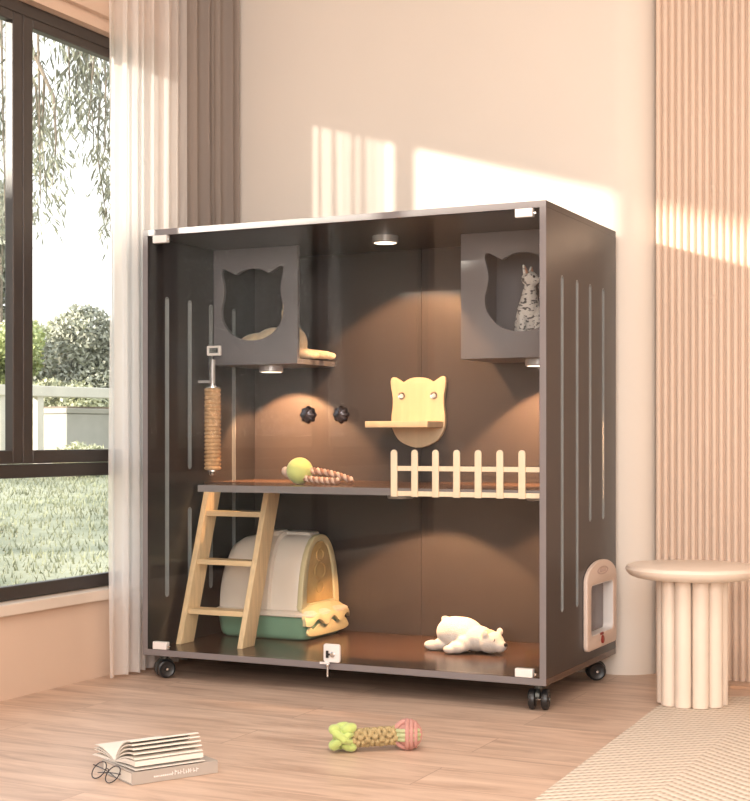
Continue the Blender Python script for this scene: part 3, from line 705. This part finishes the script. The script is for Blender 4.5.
for s in (-1, 1):
    bm = B(); sph(bm, (.098 if s > 0 else .0925, s * .039 - .003, .067), (.007, .004, .008), 12, 8); obj('inner_ear', bm, M['beartan'], t)

# ------------------------------------------------------------------ kitten in the right cubby
kt = thing('kitten', 'thin white and grey spotted kitten sitting upright in the right cubby, looking right', 'cat', (-.236, .51, 1.0685), -1.12); kt.scale = (.90, .90, .89)
bm = B()
sph(bm, (-.045, .0, .055), (.050, .052, .052)); sph(bm, (-.02, -.04, .034), (.045, .022, .034)); sph(bm, (-.02, .04, .034), (.045, .022, .034))
ring_tube(bm, [(-.045, 0, .06), (-.02, 0, .115), (.005, 0, .165), (.014, 0, .20), (.020, 0, .232), (.026, 0, .255)], [.050, .050, .042, .032, .024, .021], 20)
sph(bm, (.006, 0, .155), (.034, .040, .045))
for s in (-1, 1):
    ring_tube(bm, [(.015, s * .026, .165), (.030, s * .027, .11), (.036, s * .026, .055), (.040, s * .026, .014)], [.020, .0135, .0098, .0095], 14); sph(bm, (.047, s * .026, .009), (.016, .011, .009), 14, 8)
    sph(bm, (.028, s * .052, .009), (.024, .011, .009), 14, 8)
ring_tube(bm, [(-.085, 0, .03), (-.10, .03, .014), (-.085, .065, .010), (-.04, .082, .009), (.01, .078, .009)], [.013, .011, .010, .009, .006], 12)
hd = T(.030, 0, .268) @ Matrix.Rotation(1.0, 4, 'Z') @ Matrix.Rotation(-.12, 4, 'Y')
def hp(p): return tuple(hd @ Vector(p))
R3 = hd.to_3x3().to_4x4()
sph(bm, hp((0, 0, .004)), (.031, .027, .027), mtx=R3); sph(bm, hp((.026, 0, -.006)), (.016, .014, .012), mtx=R3); sph(bm, hp((.014, 0, -.010)), (.018, .021, .014), mtx=R3)
for s in (-1, 1):
    e = B(); lathe(e, [(0, 0), (.016, 0), (.0125, .018), (.007, .034), (0, .042)], 14, hd @ T(-.004, s * .019, .018) @ Matrix.Rotation(-s * .35, 4, 'X') @ Matrix.Diagonal((.5, 1, 1, 1)))
    me = bpy.data.meshes.new('e'); e.to_mesh(me); e.free(); bm.from_mesh(me)
obj('body', blob(bm, .0028, 4, .5), M['kitten'], kt, ang=180)
for s in (-1, 1):
    bm = B(); lathe(bm, [(0, .0), (.011, .0), (.008, .015), (0, .032)], 12, hd @ T(.001, s * .0195, .022) @ Matrix.Rotation(-s * .35, 4, 'X') @ Matrix.Diagonal((.45, 1, 1, 1)))
    obj('inner_ear', bm, M['earpink'], kt)
    bm = B(); sph(bm, hp((.0235, s * .0135, .006)), (.0055, .0055, .0055), 14, 10); obj('eye', bm, M['darknose'], kt)
bm = B(); sph(bm, hp((.0415, 0, -.002)), (.003, .0045, .003), 12, 8); obj('nose', bm, M['earpink'], kt)
bm = B(); ring_tube(bm, [hp((.036, -.009, -.010)), hp((.040, 0, -.0085)), hp((.036, .009, -.010))], .001, 6); obj('mouth', bm, M['darknose'], kt)

# ------------------------------------------------------------------ cream cat lying in the left cubby
ct = thing('lying_cat', 'cream cat lying on the shelf of the left cubby, paws stretched to the right', 'cat', (-1.207, .535, 1.0685))
bm = B()
sph(bm, (-.07, .01, .052), (.085, .058, .052)); sph(bm, (.0, .0, .064), (.080, .052, .056)); sph(bm, (.058, -.005, .078), (.043, .044, .056)); sph(bm, (.102, -.005, .060), (.030, .036, .050)); sph(bm, (.09, -.005, .09), (.022, .03, .035))
ring_tube(bm, [(.050, 0, .09), (.062, -.004, .13), (.062, -.004, .155)], [.040, .030, .026], 18); 
for s in (-1, 1):
    ring_tube(bm, [(.068, s * .025, .045), (.12, s * .028, .024), (.185 + .018 * s, s * .028, .017)], [.022, .018, .014], 14); sph(bm, (.194 + .018 * s, s * .028, .014), (.020, .015, .013))
    sph(bm, (-.03, s * .05, .03), (.05, .025, .03))
ring_tube(bm, [(-.14, .03, .02), (-.12, -.045, .014), (-.05, -.072, .013)], [.016, .014, .010], 12)
sph(bm, (.066, -.006, .168), (.031, .030, .028)); sph(bm, (.086, -.008, .160), (.014, .016, .012)); sph(bm, (.076, -.008, .155), (.018, .022, .014))
for s in (-1, 1):
    e = B(); lathe(e, [(0, 0), (.016, 0), (.012, .014), (.006, .026), (0, .032)], 14, T(.059, s * .019 - .006, .186) @ Matrix.Rotation(-s * .3, 4, 'X') @ Matrix.Diagonal((.55, 1, 1, 1)))
    me = bpy.data.meshes.new('e'); e.to_mesh(me); e.free(); bm.from_mesh(me)
obj('body', blob(bm, .0035, 4, .5), M['cream_cat'], ct, ang=180)
for s in (-1, 1):
    bm = B(); sph(bm, (.0895, s * .014 - .006, .172), .005, 12, 8); obj('eye', bm, M['darknose'], ct)
bm = B(); sph(bm, (.0995, -.008, .163), (.003, .005, .0035), 12, 8); obj('nose', bm, M['earpink'], ct)

# ------------------------------------------------------------------ stool and rug
rg = [(.345, -1.9), (.268, .26), (.30, .36), (.62, .60), (1.0, .66), (2.6, .66), (2.6, -1.9)]
o = obj('jute_rug', plate(rg, [], .008, .002, T(0, 0, .0045)), M['rug']); tag(o, 'cream woven jute rug with a chevron weave at the right of the wooden floor', 'rug')
SX, SY = .352, .292
t = thing('fluted_stool', 'round cream stool with a base of clustered columns at the edge of the rug', 'stool', (SX, SY, .0088))
obj('seat', lathe(B(), [(0, .368), (.10, .368), (.165, .372), (.183, .379), (.193, .390), (.195, .398), (.190, .406), (.178, .410), (0, .411)], 96), M['stool'], t)
for k in range(10):
    a = 2 * PI * (k + .35) / 10; r = .080
    obj('column', lathe(B(), [(0, 0), (.021, 0), (.0235, .002), (.0235, .3675), (0, .3675)], 24, T(r * math.cos(a), r * math.sin(a), 0)), M['stool'], t)
obj('base_core', lathe(B(), [(0, .001), (.062, .001), (.062, .367), (0, .367)], 32), M['stool'], t)

# ------------------------------------------------------------------ books and glasses
A2 = Vector((.487, .874, 0)).normalized(); ang = math.atan2(A2.y, A2.x)
bk = thing('closed_book', 'closed taupe hardback lying flat on the floor under the open book', 'book', (-.563, -1.237, 0), ang)
# local x along the spine, local y away from the viewer
L_, Wd, Hb = .222, .165, .030
obj('front_cover', box((0, .003, Hb - .0025), (L_, Wd, Hb)), M['bookgrey'], bk, bevel=.0007); obj('back_cover', box((0, .003, .0005), (L_, Wd, .003)), M['bookgrey'], bk, bevel=.0007)
obj('spine', box((0, 0, .0005), (L_, .0029, Hb)), M['bookgrey'], bk, bevel=.001)
obj('page_block', box((.003, .0031, .0031), (L_ - .003, Wd - .004, Hb - .0026)), M['paper'], bk)
bm = B(); rnd = random.Random(2); x = .055
while x < .098: wdt = rnd.uniform(.002, .0045); bx(bm, (x, -.0004, .012), (x + wdt, -.0001, .0155)); x += wdt + .0012
while x < .172:
    wdt = rnd.uniform(.003, .006); h = rnd.uniform(.008, .012); bx(bm, (x, -.0004, .011), (x + .0016, -.0001, .011 + h)); bx(bm, (x, -.0004, .011 + h * rnd.choice((0, .45, .8))), (x + wdt, -.0001, .0127 + h * rnd.choice((0, .4)) + .0)) ; x += wdt + .0022
obj('spine_lettering', bm, M['whiteplastic'], bk)
ob = thing('open_book', 'open white book with fanned pages resting on the closed taupe book', 'book', (-.655, -1.175, Hb + .0006), ang)
def leaf(ang0, ang1, width, x0_, x1_, th, seed=0, n=12):
    """bundle of pages bending from the spine: angle ang0 at the spine, ang1 at the fore edge (degrees from -y)"""
    rows = []; y = z = 0
    P = [(0.0, 0.001)]
    for k in range(n):
        a = math.radians(ang0 + (ang1 - ang0) * (k + .5) / n); y -= math.cos(a) * width / n; z += math.sin(a) * width / n; P.append((y, .001 + z))
    lo = [(p[0], p[1]) for p in P]; hi = []
    for k, p in enumerate(P):
        q = P[min(k + 1, n)]; pr_ = P[max(k - 1, 0)]; tx, tz = q[0] - pr_[0], q[1] - pr_[1]; l = math.hypot(tx, tz) or 1
        nx, nz = tz / l, -tx / l
        if nz < 0 and ang0 < 90: nx, nz = -nx, -nz
        hi.append((p[0] + nx * th * min(1, .25 + k / n * 1.5), p[1] + nz * th * min(1, .25 + k / n * 1.5)))
    pl = lo + hi[::-1]; bm = B()
    a = [bm.verts.new((x0_, p[0], p[1])) for p in pl]; b = [bm.verts.new((x1_, p[0], p[1])) for p in pl]; m = len(pl)
    for k in range(m): bm.faces.new((a[k], a[(k + 1) % m], b[(k + 1) % m], b[k]))
    for k in range(n):
        for c, s in ((a, 1), (b, -1)):
            f = [c[k], c[k + 1], c[m - 2 - k], c[m - 1 - k]]; bm.faces.new(f if s > 0 else f[::-1])
    return bm
obj('cover', leaf(2, 0, .112, -.002, .178, .002), M['bookwhite'], ob)
for i, (a0, a1, th) in enumerate(((10, -2, .011), (26, -3, .0036), (37, -2, .003), (47, -1, .0028), (57, 0, .0024), (66, 1, .002))):
    p = obj('page_bundle', leaf(a0, a1, .108, 0, .175, th), M['paper'], ob, loc=(0, 0, .0022 + i * .0007))
for i, (a0, a1, th) in enumerate(((176, 186, .0035), (168, 184, .002), (163, 185, .0016), (156, 185, .0014))):
    obj('page_bundle', leaf(a0, a1, .118, 0, .175, th), M['paper'], ob, loc=(0, 0, .0026 + i * .0004))
obj('cover', leaf(178, 184, .124, -.002, .178, .0018), M['bookwhite'], ob)
gl = thing('eyeglasses', 'thin dark-rimmed round eyeglasses leaning on the end of the closed book', 'eyeglasses', (-.563 - .874 * .082 - .487 * .034, -1.237 + .487 * .082 - .874 * .034, .0), ang - PI / 2 + .12)
# local x across the face, local y toward the book, leaning
lean = Matrix.Rotation(math.radians(-38), 4, 'X')
gm = T(0, -.006, .0015) @ lean
for s in (-1, 1):
    pts = [tuple(gm @ Vector((s * .030 + .0235 * math.cos(a), 0, .0225 + .0215 * math.sin(a)))) for a in [2 * PI * k / 32 for k in range(32)]]
    bm = B(); ring_tube(bm, pts, .0013, 8, closed=True); rim = obj('rim', bm, M['spec'], gl)
    bm = B(); v = [bm.verts.new(tuple(gm @ Vector((s * .030 + .0228 * math.cos(a), 0, .0225 + .0208 * math.sin(a))))) for a in [2 * PI * k / 32 for k in range(32)]]
    bm.faces.new(v)
    obj('lens', bm, M['winglass'], rim, sm=False)
    p0 = gm @ Vector((s * .0535, 0, .030)); p1 = p0 + Vector((s * .004, -.004, .002))
    q = [p0, p1] + [gm @ Vector((s * (.052 - .095 * u), .006 + .003 * s, .030 - .012 * u * u)) for u in (.08, .3, .55, .8, 1.0)]
    bm = B(); ring_tube(bm, [tuple(k) for k in q], .0012, 8); obj('temple', bm, M['spec'], gl)
pts = [tuple(gm @ Vector((x, -.001, .027 + .004 * (1 - (x / .008) ** 2)))) for x in (-.008, -.004, 0, .004, .008)]
bm = B(); ring_tube(bm, pts, .0013, 8); obj('bridge', bm, M['spec'], gl)

# ------------------------------------------------------------------ rope toy on the floor
rt = thing('braided_rope_toy', 'braided rope dog toy with lime and pink knotted ends on the floor', 'pet toy', (-.228, -.660, 0), .62)
# local x from the lime knot to the pink ball
bm = B(); C1 = Vector((-.083, 0, .038))
def great(bm, c, R, nrm, off, r, n=28, squash=1.0, a0=0, a1=2 * PI, bulge=0):
    nrm = Vector(nrm).normalized(); u = nrm.orthogonal().normalized(); v = nrm.cross(u); pts = []
    closed = abs(a1 - a0 - 2 * PI) < 1e-6; m = n if closed else n + 1
    for k in range(m):
        a = a0 + (a1 - a0) * k / n; rr = math.sqrt(max(1e-9, R * R - off * off)) * (1 + bulge * math.cos(2 * a))
        pts.append(c + nrm * off + (u * math.cos(a) + v * math.sin(a)) * rr)
    ring_tube(bm, pts, r, 10, closed=closed)
# fat lime knot: interlocked short loops
for q, rr in (((.014, -.010, .021), (.022, .019, .0145)), ((.014, -.010, -.021), (.022, .019, .0145)), ((-.021, -.006, .019), (.016, .019, .014)), ((-.021, -.006, -.019), (.016, .019, .014)), ((0, .014, .016), (.026, .018, .018)), ((0, .014, -.016), (.026, .018, .018))):
    sph(bm, tuple(C1 + Vector(q)), rr, mtx=Matrix.Rotation(.35 if q[0] * q[2] < 0 else -.35, 4, 'Y'))
for sg in (1, -1):
    P = [C1 + Vector(p) for p in ((-.030, -.012, .022 * sg), (-.016, -.026, .010 * sg), (.0, -.031 - .003 * sg, -.002 * sg), (.012, -.027, -.009 * sg), (.026, -.010, -.008 * sg))]
    P2 = catmull([tuple(p) for p in P], 1); ring_tube(bm, P, [.007, .010, .010, .008, .005], 12)
sph(bm, tuple(C1), .026)
obj('lime_knot', bm, M['lime'], rt)
bm = B(); X0, X1, n = -.058, .052, 120
for ring_, rad_, st in ((0, .0125, 4), (1, .0125, 4)):
    for s in range(st):
        pts = []
        for i in range(n + 1):
            u = i / n; d = 1 if ring_ else -1; a = d * 2 * PI * u * 1.5 + 2 * PI * s / st
            rr = .0165 + .003 * math.sin(2 * PI * u * 12 + (0 if ring_ else PI) + s * PI)
            pts.append((X0 + (X1 - X0) * u, rr * math.cos(a) * 1.05, .033 + rr * math.sin(a) + .004 * u))
        ring_tube(bm, pts, .0062, 8)
cyl(bm, (X0, 0, .034), (X1, 0, .037), .011, 16)
obj('braid', bm, M['olive'], rt)
C2 = Vector((.083, 0, .0385)); R2 = .0325
bp, bg2 = B(), B()
for off in (-.0105, 0, .0105):
    great(bp, C2, .0355, (.985, -.17, 0), off + .010, .0058, 36)
    great(bp, C2, .0338, (-.17, -.985, .1), off * .9, .0056, 36)
    great(bg2, C2, .0325, (0, .1, 1), off, .0058, 36)
sph(bp, tuple(C2), .0305)
obj('pink_knot', bp, M['pink'], rt); obj('green_cords', bg2, M['greencord'], rt)

# ------------------------------------------------------------------ garden
def lawn_z(x, y):
    d = math.hypot(x + 1.7, max(0, y) * .6); return -.12 + .86 * min(1, max(0, (d - .6) / 9.5)) ** .9
bm = B(); nx, ny = 60, 60; g = []
for j in range(ny + 1):
    row = []
    for i in range(nx + 1):
        x = XW - .13 - 26 * (i / nx) ** 1.6; y = -8 + 34 * j / ny; row.append(bm.verts.new((x, y, lawn_z(x, y) + .03 * noise.noise(Vector((x, y, 0))))))
    g.append(row)
for j in range(ny):
    for i in range(nx): bm.faces.new((g[j][i], g[j + 1][i], g[j + 1][i + 1], g[j][i + 1]))
o = obj('garden_ground', bm, M['lawn']); o['kind'] = 'structure'
rnd = random.Random(5); bm = B()
for k in range(60000):
    x = XW - .3 - 9.5 * rnd.random() ** .75; y = -.6 + 10.5 * rnd.random(); z = lawn_z(x, y) + .03 * noise.noise(Vector((x, y, 0)))
    a = rnd.uniform(0, 2 * PI); h = rnd.uniform(.02, .05); w_ = rnd.uniform(.004, .009); dx, dy = math.cos(a) * w_, math.sin(a) * w_; lx, ly = rnd.uniform(-.03, .03), rnd.uniform(-.03, .03)
    v = [bm.verts.new(p) for p in ((x - dx, y - dy, z - .01), (x + dx, y + dy, z - .01), (x + lx, y + ly, z + h))]; bm.faces.new(v)
o = obj('lawn_grass', bm, M['grass'], sm=False); tag(o, 'short pale green grass of the sloping lawn outside the window', 'grass', kind='stuff')
def leaves(bm, pts_fn, n, ln, wd, rnd, droop=0.0):
    for k in range(n):
        p = Vector(pts_fn()); d = Vector((rnd.gauss(0, 1), rnd.gauss(0, 1), rnd.gauss(0, 1) - droop * 2)).normalized(); s = d.orthogonal().normalized()
        s = (Matrix.Rotation(rnd.uniform(0, 2 * PI), 3, d) @ s) * wd * rnd.uniform(.7, 1.2); l = ln * rnd.uniform(.6, 1.2)
        bm.faces.new([bm.verts.new(q) for q in (p, p + d * l * .5 + s, p + d * l, p + d * l * .5 - s)])
def bush(name, label, loc, r, h, m, n, seed, ln=.09, wd=.03, group='shrubs behind the railing', cat='shrub'):
    rnd = random.Random(seed); t = thing(name, label, cat, loc, 0, group)
    lob = [(Vector((rnd.uniform(-.6, .6) * r, rnd.uniform(-.6, .6) * r, h * rnd.uniform(.35, .8))), rnd.uniform(.3, .5) * min(r, h)) for _ in range(9)]
    def f():
        c, rr = rnd.choice(lob); d = Vector((rnd.gauss(0, 1), rnd.gauss(0, 1), rnd.gauss(0, 1))).normalized(); return c + d * rr * rnd.uniform(.75, 1.05)
    bm = B(); leaves(bm, f, n, ln, wd, rnd); obj('foliage', bm, m, t, sm=False)
    bm = B()
    for c, rr in lob[:6]: ring_tube(bm, [(rnd.uniform(-.05, .05), rnd.uniform(-.05, .05), -.02), tuple(c * .5 + Vector((0, 0, .0))), tuple(c)], [.05, .035, .015], 8)
    obj('stem', bm, M['bark'], t); return t
def dirpt(px, Z, z=None):                                         # a garden spot seen past the window, by bearing and distance
    r = (px - 375) / 1441.06 * Z; x, y = 1.3664 + r * .8998 - .4363 * Z, -3.9477 + r * .4363 + .8998 * Z
    return (x, y, lawn_z(x, y) + .0 if z is None else z)
bush('round_shrub', 'tall rounded grey-green shrub behind the railing next to the curtain edge', dirpt(84, 19), 1.0, 1.85, M['leafgrey'], 20000, 11, .085, .022)
bush('round_shrub', 'pale yellow-green shrub low behind the railing right of the mullion', dirpt(62, 15.6), .62, .85, M['leafpale'], 12000, 12, .065, .018)
bush('round_shrub', 'hazy pale shrub behind the railing seen beside the mullion', dirpt(36, 21), .9, 2.0, M['leafpale'], 14000, 13, .08, .022)
bush('round_shrub', 'bright green shrub seen through the leftmost pane', dirpt(2, 16.5), .62, 1.5, M['leafgreen'], 12000, 14, .065, .018)
bush('silver_plant', 'low silvery mound plant at the foot of the railing', dirpt(75, 13.2), .26, .26, M['leafpale'], 5000, 15, .05, .008, None, 'plant')
bush('distant_tree', 'tall pale tree rising far behind the left pane', dirpt(-2, 24), 1.0, 5.3, M['leafgrey'], 16000, 16, .11, .03, None, 'tree')
# railing
RZ = .52
p0 = Vector(dirpt(-60, 12.6, 0)); p1 = Vector(dirpt(170, 14.6, 0)); dv = (p1 - p0); Lr = dv.length; a_ = math.atan2(dv.y, dv.x)
t = thing('garden_railing', 'cream wooden railing at the end of the lawn', 'railing', (p0.x, p0.y, RZ), a_)
obj('handrail', box((0, -.06, .66), (Lr, .06, .76)), M['rail'], t, bevel=.01)
k = 0; x = .63
while x < Lr: obj('post', box((x - .035, -.035, -.06), (x + .035, .035, .66)), M['rail'], t); k += 1; x += .405 if k % 2 else 1.1
pl = dirpt(98, 13.9)
t = thing('stone_planter', 'square pale stone planter behind the railing beside the curtain', 'planter', (pl[0], pl[1], pl[2] - .01), a_)
bm = B(); bx(bm, (-.28, .12, 0), (.28, .62, .56)); obj('trough', bm, M['planter'], t, bevel=.01); obj('rim', box((-.30, .10, .56), (.30, .64, .61)), M['planter'], t, bevel=.01); obj('soil', box((-.26, .14, .61), (.26, .60, .63)), M['bark'], t)
# drooping tree close to the window
rnd = random.Random(21)
base = Vector(dirpt(-95, 8.2, 0)); base.z = lawn_z(base.x, base.y) - .05
t = thing('weeping_tree', 'drooping grey-green tree hanging its leafy twigs in front of the sky', 'tree', tuple(base))
top = Vector((0, 0, 3.6)); bm = B(); ring_tube(bm, [(0, 0, 0), (.03, 0, 1.6), (.05, .02, 2.8), tuple(top)], [.13, .11, .09, .07], 12); obj('trunk', bm, M['bark'], t)
tw = B(); lf = B(); ends = []
for px, Z, zt, zl in ((2, 7.4, 3.1, 1.75), (8, 7.2, 3.2, 1.95), (-6, 7.5, 3.1, 1.7), (36, 7.1, 3.0, 1.95), (43, 7.2, 2.6, 1.98), (52, 7.0, 2.45, 2.02), (34, 7.4, 2.6, 2.1), (66, 7.1, 3.0, 2.45), (74, 7.3, 3.0, 2.45), (84, 7.0, 3.0, 2.33), (92, 7.2, 2.95, 2.30), (100, 7.1, 2.9, 2.2), (107, 7.2, 2.95, 2.25), (80, 7.4, 3.1, 2.6), (116, 7.3, 3.0, 1.98), (102, 7.35, 2.6, 1.90)):
    s = Vector(dirpt(px + rnd.uniform(-2, 2), Z, zt)) - base; e = Vector(dirpt(px + rnd.uniform(0, 6), Z + rnd.uniform(-.1, .1), zl)) - base
    mid = (top + s) * .5 + Vector((0, 0, .45))
    ring_tube(tw, [tuple(top), tuple(mid), tuple(s), tuple((s + e) * .5 + Vector((rnd.uniform(-.05, .05), 0, 0))), tuple(e)], [.03, .02, .008, .005, .002], 6)
    n0 = 185 if px < 60 else 165
    for q in range(n0):
        u = rnd.random() ** .8; c = s.lerp(e, u); sp = .17 * (1 - .5 * u)
        if px == 102: sp = .04; c = s.lerp(e, .45 + .55 * u)
        c = c + Vector((rnd.gauss(0, sp * .55), rnd.gauss(0, sp * .55), rnd.gauss(0, .10)))
        d = Vector((rnd.gauss(0, .5), rnd.gauss(0, .5), -1)).normalized(); sd = (Matrix.Rotation(rnd.uniform(0, 6.3), 3, d) @ d.orthogonal().normalized()) * rnd.uniform(.004, .007); l = rnd.uniform(.045, .09)
        lf.faces.new([lf.verts.new(p) for p in (c, c + d * l * .45 + sd, c + d * l, c + d * l * .45 - sd)])
obj('branch', tw, M['bark'], t); M['willow'] = mat('willow_leaves', (.20, .21, .155, 1), .5, var=.4, scale=4)
obj('foliage', lf, M['willow'], t, sm=False)
# unseen wall added in the garden to keep the low sun off the room's lower half
YG = -4.2
t = thing('sun_blocker', 'unseen plain wall added outside to block the low sun', 'wall', (-3.3, YG, -.3))
obj('blocker_slab', box((-1.75, -.10, 0), (1.55, .10, 2.58)), M['sunblocker'], t); obj('blocker_cap', box((-1.78, -.13, 2.58), (1.57, .13, 2.632)), M['sill'], t, bevel=.004)
